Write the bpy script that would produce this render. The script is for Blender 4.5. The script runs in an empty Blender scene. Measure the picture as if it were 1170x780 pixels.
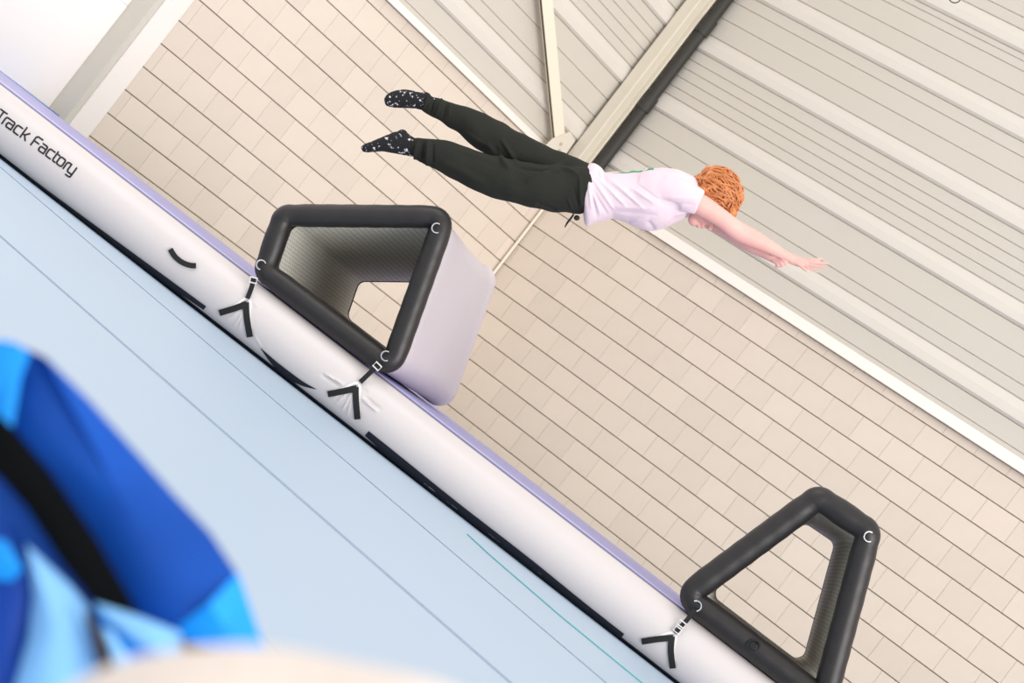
import bpy, bmesh, math, random
import numpy as np
from mathutils import Vector, Matrix, noise
random.seed(7)
S = bpy.context.scene
# ---------------------------------------------------------------- camera
F = 2695.7932                      # focal length in pixels of the 1170 px frame
HZ = 0.87                          # camera height over the hall floor
M = np.array([[0.48846853, 0.60804678, -0.62584152],
              [-0.40019922, 0.79345957, 0.45854389],
              [0.77539608, 0.02647702, 0.63091988]])   # camera axes over (X, Z up, Y)
RT = np.array([M[0, 0], M[0, 2], M[0, 1]]); UPV = np.array([M[1, 0], M[1, 2], M[1, 1]]); FW = np.array([M[2, 0], M[2, 2], M[2, 1]])
CAM = np.array([0, 0, HZ])
cd = bpy.data.cameras.new('camera'); cam = bpy.data.objects.new('camera', cd); S.collection.objects.link(cam)
cd.sensor_width = 36; cd.lens = F * 36 / 1170; cd.clip_start = .05; cd.clip_end = 200
mw = Matrix.Identity(4)
for i in range(3):
    mw[i][0] = RT[i]; mw[i][1] = UPV[i]; mw[i][2] = -FW[i]; mw[i][3] = CAM[i]
cam.matrix_world = mw
cd.dof.use_dof = True; cd.dof.focus_distance = 11.7; cd.dof.aperture_fstop = 5.0
S.camera = cam
# ---------------------------------------------------------------- light
w = bpy.data.worlds.new('world'); S.world = w; w.use_nodes = True
w.node_tree.nodes['Background'].inputs[0].default_value = (1, .985, .97, 1)
w.node_tree.nodes['Background'].inputs[1].default_value = .85
def area(name, loc, target, size, power, col=(1, 1, 1)):
    l = bpy.data.lights.new(name, 'AREA'); l.shape = 'RECTANGLE'; l.size, l.size_y = size; l.energy = power; l.color = col
    o = bpy.data.objects.new(name, l); S.collection.objects.link(o); o.location = loc
    o.rotation_euler = (Vector(target) - Vector(loc)).to_track_quat('-Z', 'Y').to_euler()
area('fill_overhead', (4, 9, 8.5), (8, 8, 0), (6, 5), 150, (1, .98, .95))  # unseen fill lamp added overhead, not a fitting of the hall
area('fill_behind_camera', (5, -13, 5), (11, 12, 2), (16, 7), 2600, (1, .97, .95))  # added fill lamp out of view, aimed to brighten the left wall
S.view_settings.view_transform = 'Standard'; S.view_settings.look = 'None'; S.view_settings.gamma = 1
S.view_settings.use_curve_mapping = False; S.view_settings.exposure = .44
# ---------------------------------------------------------------- helpers
C = S.collection
def ray(px, py):
    return FW + RT * ((px - 585) / F) - UPV * ((py - 390) / F)
def P(px, py, d): return CAM + ray(px, py) * d
def pxof(V):
    q = np.asarray(V) - CAM; z = q @ FW
    return 585 + F * (q @ RT) / z, 390 - F * (q @ UPV) / z
def lin(c): return tuple((x / 12.92 if x <= .04045 else ((x + .055) / 1.055) ** 2.4) for x in [v / 255 for v in c])
def mat(name, rgb, rough=.6, metal=0, spec=.5, noise_amt=0, noise_scale=20, bump=0, bump_scale=200, rnd=0, rgb2=None, sheen=0, coat=0):
    m = bpy.data.materials.new(name); m.use_nodes = True; nt = m.node_tree; b = nt.nodes['Principled BSDF']
    c = lin(rgb)
    b.inputs['Base Color'].default_value = (*c, 1); b.inputs['Roughness'].default_value = rough; b.inputs['Metallic'].default_value = metal
    b.inputs['Specular IOR Level'].default_value = spec
    if sheen: b.inputs['Sheen Weight'].default_value = sheen
    if coat: b.inputs['Coat Weight'].default_value = coat
    tc = nt.nodes.new('ShaderNodeTexCoord')
    src = None
    if noise_amt or rgb2:
        n = nt.nodes.new('ShaderNodeTexNoise'); n.inputs['Scale'].default_value = noise_scale; n.inputs['Detail'].default_value = 4
        nt.links.new(tc.outputs['Object'], n.inputs['Vector'])
        mx = nt.nodes.new('ShaderNodeMix'); mx.data_type = 'RGBA'
        c2 = lin(rgb2) if rgb2 else tuple(v * (1 - noise_amt) for v in c)
        mx.inputs[6].default_value = (*c, 1); mx.inputs[7].default_value = (*c2, 1)
        nt.links.new(n.outputs['Fac'], mx.inputs[0]); src = mx.outputs[2]
    if rnd:
        oi = nt.nodes.new('ShaderNodeObjectInfo'); mr = nt.nodes.new('ShaderNodeMapRange')
        mr.inputs[3].default_value = 1 - rnd; mr.inputs[4].default_value = 1 + rnd * .4
        nt.links.new(oi.outputs['Random'], mr.inputs[0])
        hs = nt.nodes.new('ShaderNodeHueSaturation'); nt.links.new(mr.outputs[0], hs.inputs['Value'])
        if src: nt.links.new(src, hs.inputs['Color'])
        else: hs.inputs['Color'].default_value = (*c, 1)
        src = hs.outputs[0]
    if src: nt.links.new(src, b.inputs['Base Color'])
    if bump:
        n = nt.nodes.new('ShaderNodeTexNoise'); n.inputs['Scale'].default_value = bump_scale; n.inputs['Detail'].default_value = 3
        nt.links.new(tc.outputs['Object'], n.inputs['Vector'])
        bp = nt.nodes.new('ShaderNodeBump'); bp.inputs['Strength'].default_value = bump; bp.inputs['Distance'].default_value = .01
        nt.links.new(n.outputs['Fac'], bp.inputs['Height']); nt.links.new(bp.outputs[0], b.inputs['Normal'])
    return m
def mesh(name, V, Fc, smooth=True):
    me = bpy.data.meshes.new(name); me.from_pydata([tuple(map(float, v)) for v in V], [], [tuple(f) for f in Fc]); me.update()
    bm = bmesh.new(); bm.from_mesh(me); bmesh.ops.recalc_face_normals(bm, faces=bm.faces); bm.to_mesh(me); bm.free()
    if smooth:
        me.polygons.foreach_set('use_smooth', [True] * len(me.polygons))
        try: me.set_sharp_from_angle(angle=math.radians(40))
        except Exception: pass
    return me
def base(parent):
    b = np.zeros(3)
    while parent is not None:
        b = b + np.array(parent.location); parent = parent.parent
    return b
def ob(name, V, Fc, m, parent=None, loc=None, smooth=True, flip=False):
    """a mesh object from world-space vertices"""
    V = np.asarray(V, float)
    o = bpy.data.objects.new(name, None) if False else None
    pb = base(parent); L = pb if loc is None else np.asarray(loc, float)
    me = mesh(name, V - L, Fc, smooth)
    o = bpy.data.objects.new(name, me); C.objects.link(o); o.location = L - pb; o.parent = parent
    me.materials.append(m)
    return o
def empty(name, loc, label, cat, group=None):
    o = bpy.data.objects.new(name, None); C.objects.link(o); o.location = [float(v) for v in loc]; o.empty_display_size = .1
    o['label'] = label; o['category'] = cat
    if group: o['group'] = group
    return o
def struct(o): o['kind'] = 'structure'; return o
class MB:
    def __init__(s): s.V = []; s.F = []
    def add(s, V, Fc):
        n = len(s.V); s.V += [np.asarray(v, float) for v in V]; s.F += [tuple(i + n for i in f) for f in Fc]
    def box(s, lo, hi, fr=None):
        x0, y0, z0 = lo; x1, y1, z1 = hi
        V = [np.array(v) for v in [(x0, y0, z0), (x1, y0, z0), (x1, y1, z0), (x0, y1, z0), (x0, y0, z1), (x1, y0, z1), (x1, y1, z1), (x0, y1, z1)]]
        if fr: V = [fr(v) for v in V]
        s.add(V, [(0, 3, 2, 1), (4, 5, 6, 7), (0, 1, 5, 4), (1, 2, 6, 5), (2, 3, 7, 6), (3, 0, 4, 7)])
    def build(s, name, m, parent=None, smooth=True, loc=None): return ob(name, s.V, s.F, m, parent, loc, smooth)
def tube(pts, r, seg=10, closed=False, cap=True, flat=1.0, up=None):
    """tube along points; r scalar or list; returns V, F"""
    pts = [np.asarray(p, float) for p in pts]; n = len(pts)
    rs = [r] * n if np.isscalar(r) else list(r)
    V = []; Fc = []; u = None
    for i, p in enumerate(pts):
        a = pts[(i - 1) % n] if (closed or i > 0) else p; b = pts[(i + 1) % n] if (closed or i < n - 1) else p
        t = (b - a) / (np.linalg.norm(b - a) + 1e-12)
        if u is None:
            u = np.array(up, float) if up is not None else (np.array([0, 0, 1.]) if abs(t[2]) < .9 else np.array([1., 0, 0]))
        u = u - t * (u @ t); u /= np.linalg.norm(u) + 1e-12; v = np.cross(t, u)
        for k in range(seg):
            a_ = 2 * math.pi * k / seg
            V.append(p + rs[i] * (math.cos(a_) * u * flat + math.sin(a_) * v))
    m = n if closed else n - 1
    for i in range(m):
        for k in range(seg):
            j = (i + 1) % n
            Fc.append((i * seg + k, i * seg + (k + 1) % seg, j * seg + (k + 1) % seg, j * seg + k))
    if cap and not closed:
        Fc.append(tuple(range(seg))[::-1]); Fc.append(tuple((n - 1) * seg + k for k in range(seg)))
    return V, Fc
def smoothline(pts, n):
    """Catmull-Rom resample of rows (any dimension)"""
    pts = np.asarray(pts, float); k = len(pts); out = []
    for i in range(n):
        s = i / (n - 1) * (k - 1); j = min(int(s), k - 2); f = s - j
        p0 = pts[max(j - 1, 0)]; p1 = pts[j]; p2 = pts[j + 1]; p3 = pts[min(j + 2, k - 1)]
        out.append(.5 * (2 * p1 + (p2 - p0) * f + (2 * p0 - 5 * p1 + 4 * p2 - p3) * f * f + (3 * p1 - p0 - 3 * p2 + p3) * f ** 3))
    return np.array(out)
# ---------------------------------------------------------------- materials
M_block = mat('concrete_block', (228, 214, 199), .85, spec=.2, noise_amt=.06, noise_scale=6, bump=.08, bump_scale=120, rnd=.05)
M_mortar = mat('mortar', (184, 160, 134), .95, spec=.1)
M_clad = mat('cladding_paint', (208, 201, 189), .45, noise_amt=.03, noise_scale=2)
M_clad2 = mat('cladding_paint_lit', (219, 212, 202), .42, noise_amt=.02, noise_scale=2)  # paler copy of the cladding paint, holds the light the ribs catch
M_gap = mat('cladding_joint', (190, 180, 163), .8)
M_flash = mat('flashing_white', (240, 232, 225), .45)
M_steel = mat('cream_painted_steel', (222, 213, 196), .45, noise_amt=.03, noise_scale=5)
M_steel2 = mat('cream_steel_edge', (236, 226, 206), .35)
M_dpipe = mat('dark_grey_pipe', (50, 47, 41), .6, noise_amt=.2, noise_scale=8)
M_door = mat('white_door', (250, 243, 238), .5)
M_reveal = mat('shaded_reveal', (205, 200, 188), .6)  # grey tone carries the shade inside the door reveal
M_floor = mat('hall_floor', (150, 150, 150), .6, noise_amt=.1)
M_mat = mat('light_blue_vinyl', (168, 186, 205), .5, spec=.35, noise_amt=.03, noise_scale=1.5, bump=.04, bump_scale=60)
M_matgap = mat('mat_seam', (128, 146, 172), .7)
M_teal = mat('teal_thread', (96, 176, 180), .6)
M_white = mat('white_pvc', (200, 193, 192), .38, spec=.45, noise_amt=.02, noise_scale=3, coat=.15)
M_peri = mat('periwinkle_vinyl', (140, 137, 192), .5, rgb2=(170, 168, 212), noise_scale=6)
M_blueseam = mat('bright_blue_seam', (84, 104, 205), .45)
M_greyseam = mat('grey_seam_tape', (118, 108, 112), .55)
M_lav = mat('pale_lavender_tape', (226, 222, 238), .5)
M_navy = mat('navy_hook_loop_and_shade', (14, 22, 40), .9)
M_dark = mat('shadowed_underlay', (10, 14, 24), .9)
M_black = mat('black_webbing', (17, 17, 19), .8, bump=.3, bump_scale=400)
M_ink = mat('black_ink', (18, 16, 20), .6)
M_frame = mat('black_pvc_tube', (35, 31, 31), .42, spec=.45, noise_amt=.25, noise_scale=7, bump=.12, bump_scale=30)
M_body = mat('pale_grey_fabric', (194, 186, 190), .6, noise_amt=.04, noise_scale=4, bump=.1, bump_scale=12)
M_chrome = mat('steel_ring', (215, 215, 215), .25, metal=.9)
M_whitepl = mat('white_plastic', (222, 218, 216), .4)
# drop-stitch mesh lining of the obstacles: fine grid of thread dots
M_lin = mat('grey_drop_stitch_lining', (150, 146, 136), .8)
nt = M_lin.node_tree; b_ = nt.nodes['Principled BSDF']
tc = nt.nodes.new('ShaderNodeTexCoord'); vo = nt.nodes.new('ShaderNodeTexVoronoi'); vo.inputs['Scale'].default_value = 55; vo.inputs['Randomness'].default_value = .15
cr = nt.nodes.new('ShaderNodeValToRGB'); cr.color_ramp.elements[0].color = (*lin((150, 147, 138)), 1); cr.color_ramp.elements[1].color = (*lin((205, 202, 192)), 1)
cr.color_ramp.elements[0].position = .2; cr.color_ramp.elements[1].position = .6
nt.links.new(tc.outputs['Object'], vo.inputs['Vector']); nt.links.new(vo.outputs['Distance'], cr.inputs[0]); nt.links.new(cr.outputs[0], b_.inputs['Base Color'])
# ---------------------------------------------------------------- hall shell
XW, YW = 14.817, 12.658            # inner faces of the two walls
Z0 = HZ - .015                     # a block course line
fl = MB(); fl.box((-6, -6, -.1), (XW + .3, YW + .5, 0)); struct(fl.build('floor', M_floor, smooth=False))
XT = 10.545                        # left end of the blockwork of wall_left
def wallroot(name, lo, hi, m):
    b = MB(); b.box(lo, hi); return struct(b.build(name, m, smooth=False))
TOPB, TOPL = HZ + 1.858, HZ + 1.885
wall_b = wallroot('wall_back', (XW + .045, -6, 0), (XW + .3, YW + .3, TOPB), M_mortar)
wall_l = wallroot('wall_left', (XT, YW + .045, 0), (XW + .045, YW + .3, TOPL), M_mortar)
def block_mesh(L, Hh):
    """block with chamfered front edges; local x along the wall, y depth (front at 0), z up"""
    c = .003; V = []
    for (y, k) in ((.0, c), (.004, 0), (.05, 0)):
        V += [(k * .35, y, k), (L - k * .35, y, k), (L - k * .35, y, Hh - k), (k * .35, y, Hh - k)]
    Fc = [(0, 1, 2, 3)]
    for a in (0, 4):
        for k in range(4): Fc.append((a + k, a + 4 + k, a + 4 + (k + 1) % 4, a + (k + 1) % 4))
    Fc.append((8, 11, 10, 9))
    me = mesh('block', V, Fc, False); me.materials.append(M_block); return me
cache = {}
def lay_blocks(wall, along, u0, u1, ztop, off0, nvis_rows, place, vis):
    """running-bond courses; visible blocks are parts, the rest is joined"""
    rest = MB(); n = 0; rows = []
    k = -6
    while Z0 + .2 * k < ztop - .02:
        if Z0 + .2 * k > -.1: rows.append(k)
        k += 1
    for k in rows:
        za = max(Z0 + .2 * k, 0) + .0030; zb = min(Z0 + .2 * (k + 1), ztop) - .0030
        off = off0 + (.15 if k % 2 else 0)
        s = math.floor((u0 - off) / .3) * .3 + off
        while s < u1:
            a = max(s, u0) + .0010; b = min(s + .3, u1) - .0010; s += .3
            if b - a < .02 or zb - za < .02: continue
            if k >= nvis_rows and vis(a, b):
                key = (round(b - a, 3), round(zb - za, 3))
                if key not in cache: cache[key] = block_mesh(*key)
                o = bpy.data.objects.new('block', cache[key]); C.objects.link(o)
                place(o, a, b, za); o.location.z += 0; o.parent = wall; n += 1
                j = random.uniform(-.0012, .0012)
                if along == 'x': o.location.y += j
                else: o.location.x += j
            else:
                if along == 'x': rest.box((a, YW, za), (b, YW + .05, zb))
                else: rest.box((XW, a, za), (XW + .05, b, zb))
    r = rest.build('blockwork', M_block, wall, smooth=False); r['kind'] = 'stuff'
    return n
def pl_left(o, a, b, z): o.location = (a, YW, z)
def pl_back(o, a, b, z): o.location = (XW, b, z); o.rotation_euler = (0, 0, -math.pi / 2)
n1 = lay_blocks(wall_l, 'x', XT, XW, TOPL, 10.64, -2, pl_left, lambda a, b: True)
n2 = lay_blocks(wall_b, 'y', -6, YW, TOPB, 8.55, -2, pl_back, lambda a, b: a > 6.2)
print('blocks', n1, n2)
# cladding: horizontal liner panels of a 0.6 m module, one part per panel face
mods = []
z = 2.135 - .6
fea = []                            # (z0, z1, kind) relative to the camera
for i in range(-1, 8):
    b = 2.135 + .6 * i
    if i < 0: continue
    cuts = [.165] + {0: [.255, .43], 1: [.245, .335, .42, .505], 2: [.335, .5], 3: [.32, .48, .55]}.get(i, [.255, .43]) + [.6]
    fea += [(b, b + .165, 'rib')] + [(b + p_, b + q_, 'flat') for p_, q_ in zip(cuts, cuts[1:])]
def clad(wall, top, fr, u0, u1):
    # fr(u, depth towards hall, z)
    b = MB(); V = [fr(u0, .0, top), fr(u1, .0, top), fr(u1, .0, HZ + 6.9), fr(u0, .0, HZ + 6.9)]
    back = [fr(u0, -.12, top), fr(u1, -.12, top), fr(u1, -.12, HZ + 6.9), fr(u0, -.12, HZ + 6.9)]
    b.add(V + back, [(0, 1, 2, 3), (7, 6, 5, 4), (0, 4, 5, 1), (1, 5, 6, 2), (2, 6, 7, 3), (3, 7, 4, 0)])
    b.build('cladding_backing', M_gap, wall, smooth=False)
    def strip(name, prof, m):
        V = []
        for (d, zz) in prof: V += [fr(u0, d, zz), fr(u1, d, zz)]
        n = len(prof); Fc = [(2 * i, 2 * i + 1, (2 * i + 3) % (2 * n), (2 * i + 2) % (2 * n)) for i in range(n)]
        Fc += [tuple(range(0, 2 * n, 2)), tuple(range(1, 2 * n, 2))[::-1]]
        return ob(name, V, Fc, m, wall, smooth=False)
    strip('flashing', [(0, top), (.055, top), (.05, top + .012), (.02, HZ + 1.945), (0, HZ + 1.945)], M_flash)
    strip('cladding_panel', [(0, HZ + 1.947), (.012, HZ + 1.947), (.012, HZ + 1.978), (0, HZ + 1.978)], M_clad)
    strip('cladding_panel', [(0, HZ + 1.983), (.012, HZ + 1.983), (.014, HZ + 2.13), (0, HZ + 2.13)], M_clad)
    for (a, c, kd) in fea:
        a += HZ; c += HZ
        if kd == 'rib': strip('cladding_rib', [(0, a), (.014, a + .002), (.036, a + .022), (.034, a + .088), (.031, a + .092), (.014, c - .010), (0, c)], M_clad2)
        else: strip('cladding_panel', [(0, a + .001), (.010, a + .001), (.013, a + .005), (.013, c - .006), (.010, c - .003), (0, c - .003)], M_clad)
clad(wall_b, TOPB, lambda u, d, z: np.array([XW + .0 - d, u, z]), -6, YW)
clad(wall_l, TOPL, lambda u, d, z: np.array([u, YW - d, z]), XT, XW)
# white end trim, reveal and pale door on the left
b = MB(); b.box((10.352, YW - .012, 0), (XT, YW + .26, HZ + 6.9)); struct(b.build('trim_1', M_flash, smooth=False))
b = MB(); b.box((10.300, YW + .0, 0), (10.350, YW + .24, HZ + 6.9)); b.box((9.0, YW + .235, HZ + 6.5), (10.35, YW + .3, HZ + 6.9)); struct(b.build('trim_2', M_reveal, smooth=False))
dr = MB(); dr.box((4, YW + .24, 0), (10.30, YW + .30, .02)); dr = dr.build('door_1', M_gap, smooth=False); struct(dr)
for i in range(5):
    b = MB(); b.box((4.0, YW + .205, .02 + i * 1.5), (10.298, YW + .25, .02 + i * 1.5 + 1.497)); b.build('door_panel', M_door, dr, smooth=False)
# ---------------------------------------------------------------- column, brace, pipes in the corner
col = empty('steel_column', (14.67, 12.58, TOPB), 'cream painted steel column in the corner above the block wall', 'column')
zc0, zc1 = TOPL + .02, HZ + 6.9
b = MB()
b.box((14.585, 12.490, zc0), (14.600, 12.600, zc1)); b.box((14.600, 12.500, zc0), (14.700, 12.600, zc1)); b.box((14.700, 12.484, zc0), (14.765, 12.600, zc1))
b.build('shaft', M_steel, col, smooth=False)
b = MB(); b.box((14.582, 12.478, zc0), (14.594, 12.4905, zc1)); b.build('flange_edge', M_steel2, col, smooth=False)
b = MB(); b.box((14.60, 12.484, zc0 - .01), (14.72, 12.60, zc0 + .0)); b.build('base_plate', M_steel, col, smooth=False)
wr = lambda X, Z, off=0: np.array([X * (YW - off) / YW, YW - off, HZ + Z * (YW - off) / YW])
# diagonal brace in front of the left wall cladding
A = wr(14.50, 2.02, .12); Bq = wr(13.26, 2.80, .12); dirv = (Bq - A) / np.linalg.norm(Bq - A); Bq = A + dirv * 3.6
br = empty('diagonal_brace', A, 'cream diagonal steel brace bolted to a gusset beside the corner column', 'brace')
side = np.cross(dirv, [0, 1, 0]); side /= np.linalg.norm(side)
if side[0] < 0: side = -side
def bar(p, q, s, wd, th, y0=0):
    V = []
    for e in (p, q):
        for (a, c) in ((-wd / 2, 0), (wd / 2, 0), (wd / 2, th), (-wd / 2, th)): V.append(e + s * a + np.array([0, y0 + c, 0]))
    return V, [(0, 3, 2, 1), (4, 5, 6, 7), (0, 1, 5, 4), (1, 2, 6, 5), (2, 3, 7, 6), (3, 0, 4, 7)]
b = MB(); b.add(*bar(A + side * .012, Bq + side * .012, side, .105, .04)); b.build('brace_bar', M_steel2, br, smooth=False)
b = MB(); b.add(*bar(A - side * .050, Bq - side * .050, side, .012, .006, .0)); b.build('brace_shade_strip', mat('shade_olive', (64, 56, 38), .8), br, smooth=False)  # dark strip painted in for the shadow side of the brace
g = [(14.36, 1.92), (14.64, 1.92), (14.62, 2.14), (14.50, 2.16), (14.38, 2.02)]
V = [wr(x, z, .128) for x, z in g] + [wr(x, z, .115) for x, z in g]; n = 5
b = MB(); b.add(V, [tuple(range(5)), tuple(range(9, 4, -1))] + [(i, i + 5, (i + 1) % 5 + 5, (i + 1) % 5) for i in range(5)]); gus = b.build('gusset_plate', M_steel, br, smooth=False)
for (x, z) in ((14.50, 2.035), (14.535, 1.985)):
    p = wr(x, z, .128); V, Fc = tube([p, p - np.array([0, .014, 0])], .014, 6); o = ob('bolt_head', V, Fc, M_gap, gus, smooth=False)
# dark downpipe with sleeves, thin bright conduits, thin corner pipe
pc = np.array([14.735, 12.385])
dp = empty('downpipe', (pc[0], pc[1], HZ + 1.83), 'dark grey downpipe with sleeves beside the cream corner column', 'pipe')
V, Fc = tube([(pc[0], pc[1], HZ + 1.83), (pc[0], pc[1], zc1)], .05, 20, up=(1, 0, 0)); ob('pipe', V, Fc, M_dpipe, dp)
for (za, zb) in ((1.86, 1.99), (2.66, 2.80), (3.45, 3.60), (5.0, 5.15)):
    V, Fc = tube([(pc[0], pc[1], HZ + za), (pc[0], pc[1], HZ + zb)], .061, 20, up=(1, 0, 0)); ob('sleeve', V, Fc, M_dpipe, dp)
for k, (dx, dy, zz) in enumerate(((-.026, .092, 2.0), (-.034, .070, 2.0))):
    V, Fc = tube([(pc[0] + dx, pc[1] + dy, HZ + zz), (pc[0] + dx, pc[1] + dy, zc1)], .009, 8, up=(1, 0, 0))
    o = ob('conduit', V, Fc, M_steel2, None, (pc[0] + dx, pc[1] + dy, HZ + zz))
    o['label'] = ('thin cream conduit right against the steel column edge', 'thin cream conduit tucked right against the dark downpipe')[k]; o['category'] = 'conduit'; o['group'] = 'thin conduits beside the downpipe'
V, Fc = tube([(XW - .03, YW - .03, .02), (XW - .03, YW - .03, TOPB - .02)], .0125, 10, up=(1, 0, 0))
o = ob('corner_pipe', V, Fc, M_steel2, None, (XW - .03, YW - .03, 0)); o['label'] = 'thin white pipe running down the corner of the block walls'; o['category'] = 'pipe'
# ring hanging at the very top of the back wall cladding
rc = P(1091, -4, 15.6); 
hk = empty('hanging_ring', rc, 'small grey wire ring hanging in front of the upper cladding', 'ring')
V, Fc = tube([rc + RT * .042 * math.cos(a) + UPV * .042 * math.sin(a) for a in np.linspace(0, 2 * math.pi, 25)[:-1]], .004, 6, closed=True); ob('ring', V, Fc, M_dpipe, hk)
V, Fc = tube([rc + np.array([.0, 0, .04]), np.array([rc[0], rc[1], HZ + 6.8])], .004, 6); ob('wire', V, Fc, M_dpipe, hk)
# ---------------------------------------------------------------- blue landing mat
ZM = HZ - .52
def onz(px, py, z):
    r = ray(px, py); return CAM + r * ((z - HZ) / r[2])
s1a, s1b = onz(0, 270, ZM), onz(560, 760, ZM)
s2a, s2b = onz(60, 242, ZM), onz(460, 582.5, ZM)
def ext(a, b, y): f = (y - a[1]) / (b[1] - a[1]); return a + (b - a) * f
mt = empty('landing_mat', (5, 4, 0), 'very large light blue vinyl landing mat with long seams', 'mat')
YA, YB = -3.0, 12.2
cols = [(-3.0, -3.0), (1.2, 1.2), (2.95, 2.95), (ext(s1a, s1b, YA)[0], ext(s1a, s1b, YB)[0]), (ext(s2a, s2b, YA)[0], ext(s2a, s2b, YB)[0]), (14.3, 14.3)]
def matpanel(x0a, x0b, x1a, x1b):
    # x at YA / YB for the left and right edges, soft rolled edges
    g = .002; prof = [(0, -.30), (0, -.012), (.001, -.003), (.003, 0)]
    V = []; Fc = []; ny = 2
    sec = [(d, z) for d, z in prof] ; m_ = len(sec) * 2
    for (y, xa, xb) in ((YA, x0a, x1a), (YB, x0b, x1b)):
        for d, z in sec: V.append((xa + g + d, y, ZM + z))
        for d, z in sec[::-1]: V.append((xb - g - d, y, ZM + z))
    Fc = [(i, (i + 1) % m_, m_ + (i + 1) % m_, m_ + i) for i in range(m_)] + [tuple(range(m_))[::-1], tuple(range(m_, 2 * m_))]
    return ob('mat_panel', V, Fc, M_mat, mt)
for a, c in zip(cols, cols[1:]): matpanel(a[0], a[1], c[0], c[1])
b = MB(); b.box((-2.9, YA + .1, .0), (14.2, YB - .1, ZM - .035)); b.build('mat_core', M_matgap, mt, smooth=False)
def lineon(pts, wd, name, m, parent, zl=.002):
    q = [onz(x, y, ZM + zl) for x, y in pts]; V, Fc = tube(q, wd, 6, up=(0, 0, 1)); return ob(name, V, Fc, m, parent)
for sa, sb in ((s1a, s1b), (s2a, s2b)):
    V, Fc = tube([ext(sa, sb, y) + np.array([0, 0, .001]) for y in (YA + .02, YB - .02)], .0022, 8, up=(0, 0, 1)); ob('seam_piping', V, Fc, M_matgap, mt)
o = lineon([(534, 610), (560, 634), (640, 703), (740, 785), (800, 835)], .003, 'teal_cord', M_teal, None, .0036)
o['label'] = 'thin teal cord lying along the blue mat near the white track'; o['category'] = 'cord'
# ---------------------------------------------------------------- air track
al = math.radians(9)
fh = np.array([FW[0], FW[1], 0]); fh /= np.linalg.norm(fh); rh = np.array([fh[1], -fh[0], 0])
TT = rh * math.cos(al) - fh * math.sin(al)        # along the track, to the right
NN = fh * math.cos(al) + rh * math.sin(al)        # across the track, away from the camera
R = .148
O = np.array([0, 0, HZ]) + fh * 11.5 + np.array([0, 0, 0]); O[2] = ZM + R + .006
W = lambda t, n, z: O + TT * t + NN * n + np.array([0, 0, z])
def PC(px, py, lift=0, rad=R):
    """ray onto the near rounded side of the track (None when it misses)"""
    r = ray(px, py); q = CAM - O; rr = rad + lift
    a = (r @ NN) ** 2 + r[2] ** 2; bq = 2 * ((q @ NN) * (r @ NN) + q[2] * r[2]); c = (q @ NN) ** 2 + q[2] ** 2 - rr * rr
    d = bq * bq - 4 * a * c
    if d < 0: return None
    return CAM + r * ((-bq - math.sqrt(d)) / (2 * a))
def PN(px, py, n):
    r = ray(px, py); return CAM + r * (((O + NN * n - CAM) @ NN) / (r @ NN))
def tn(p): q = p - O; return q @ TT, q @ NN, q[2]
tr = empty('air_track', W(0, 1.4, -R), 'long white-sided inflatable air track with dark lettering on the blue mat', 'air track')
T0, T1 = -4.2, 4.6
def loft(name, prof, m, parent, nt_=2, disp=None, t0=T0, t1=T1):
    V = []; Fc = []; k = len(prof)
    for i in range(nt_):
        t = t0 + (t1 - t0) * i / (nt_ - 1)
        for (n, z) in prof: V.append(W(t, n, z))
    V = np.array(V)
    if disp is not None: V = disp(V, prof, nt_)
    for i in range(nt_ - 1):
        for j in range(k - 1): Fc.append((i * k + j, i * k + j + 1, (i + 1) * k + j + 1, (i + 1) * k + j))
    return ob(name, V, Fc, m, parent)
arc = lambda a0, a1, n: [(-R * math.cos(math.radians(a)), R * math.sin(math.radians(a))) for a in np.linspace(a0, a1, n)]
# creases pulled by the straps: (px polyline start, end, width px, height m)
creases = [((371, 427), (394, 440), 1.5, .010), ((366, 427), (390, 443), 1.6, -.008), ((412, 454), (432, 471), 1.6, .011), ((416, 452), (436, 468), 1.5, -.008), ((415, 442), (424, 449), 1.4, .005),
           ((403, 447), (390, 470), 1., .006), ((404, 450), (396, 476), 1., .006), ((397, 447), (383, 462), 1., .004), ((392, 448), (378, 456), .9, .004),
           ((278, 356), (266, 374), .9, .005), ((279, 358), (272, 378), .9, .005), ((275, 354), (258, 366), .9, .004), ((290, 382), (299, 397), 1.2, .004), ((289, 345), (296, 352), 1.4, .004)]
def ridge(V, N, segs):
    x, y = pxof(V); out = np.zeros(len(V))
    for (p, q, wd, h) in segs:
        p = np.array(p); q = np.array(q); d = q - p; L = np.hypot(*d); 
        s = ((x - p[0]) * d[0] + (y - p[1]) * d[1]) / L ** 2; e = np.abs((x - p[0]) * d[1] - (y - p[1]) * d[0]) / L
        out += h * np.exp(-(e / wd) ** 2) * np.clip(np.sin(np.clip(s, 0, 1) * math.pi), 0, 1) ** .6
    return V + N * out[:, None]
def tube_disp(V, prof, nt_):
    q = V - O; n = q @ NN; z = q[:, 2]; N = (NN[None] * n[:, None] + np.array([0, 0, 1.])[None] * z[:, None]) / R
    return ridge(V, N, creases)
loft('side_wall', arc(-66, 71, 60), M_white, tr, 1400, tube_disp)
loft('side_wall', arc(-90, -66, 6), M_navy, tr)  # navy arc paints the dark shading line between track and mat
loft('seam_tape', arc(71, 79, 6), M_greyseam, tr)
loft('seam_tape', arc(79, 88, 6), M_blueseam, tr)
WD = 2.8
def top(n): return R + .005 * math.sin(math.pi * min(max(n / WD, 0), 1)) ** .7
loft('seam_tape', [(n, top(n)) for n in np.linspace(-.005, .03, 4)], M_blueseam, tr)
loft('top_surface', [(n, top(n)) for n in np.linspace(.03, .10, 5)], M_peri, tr)
loft('seam_tape', [(n, top(n)) for n in np.linspace(.10, .20, 4)], M_lav, tr)
loft('top_surface', [(n, top(n)) for n in np.linspace(.20, WD, 40)], M_peri, tr)
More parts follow.
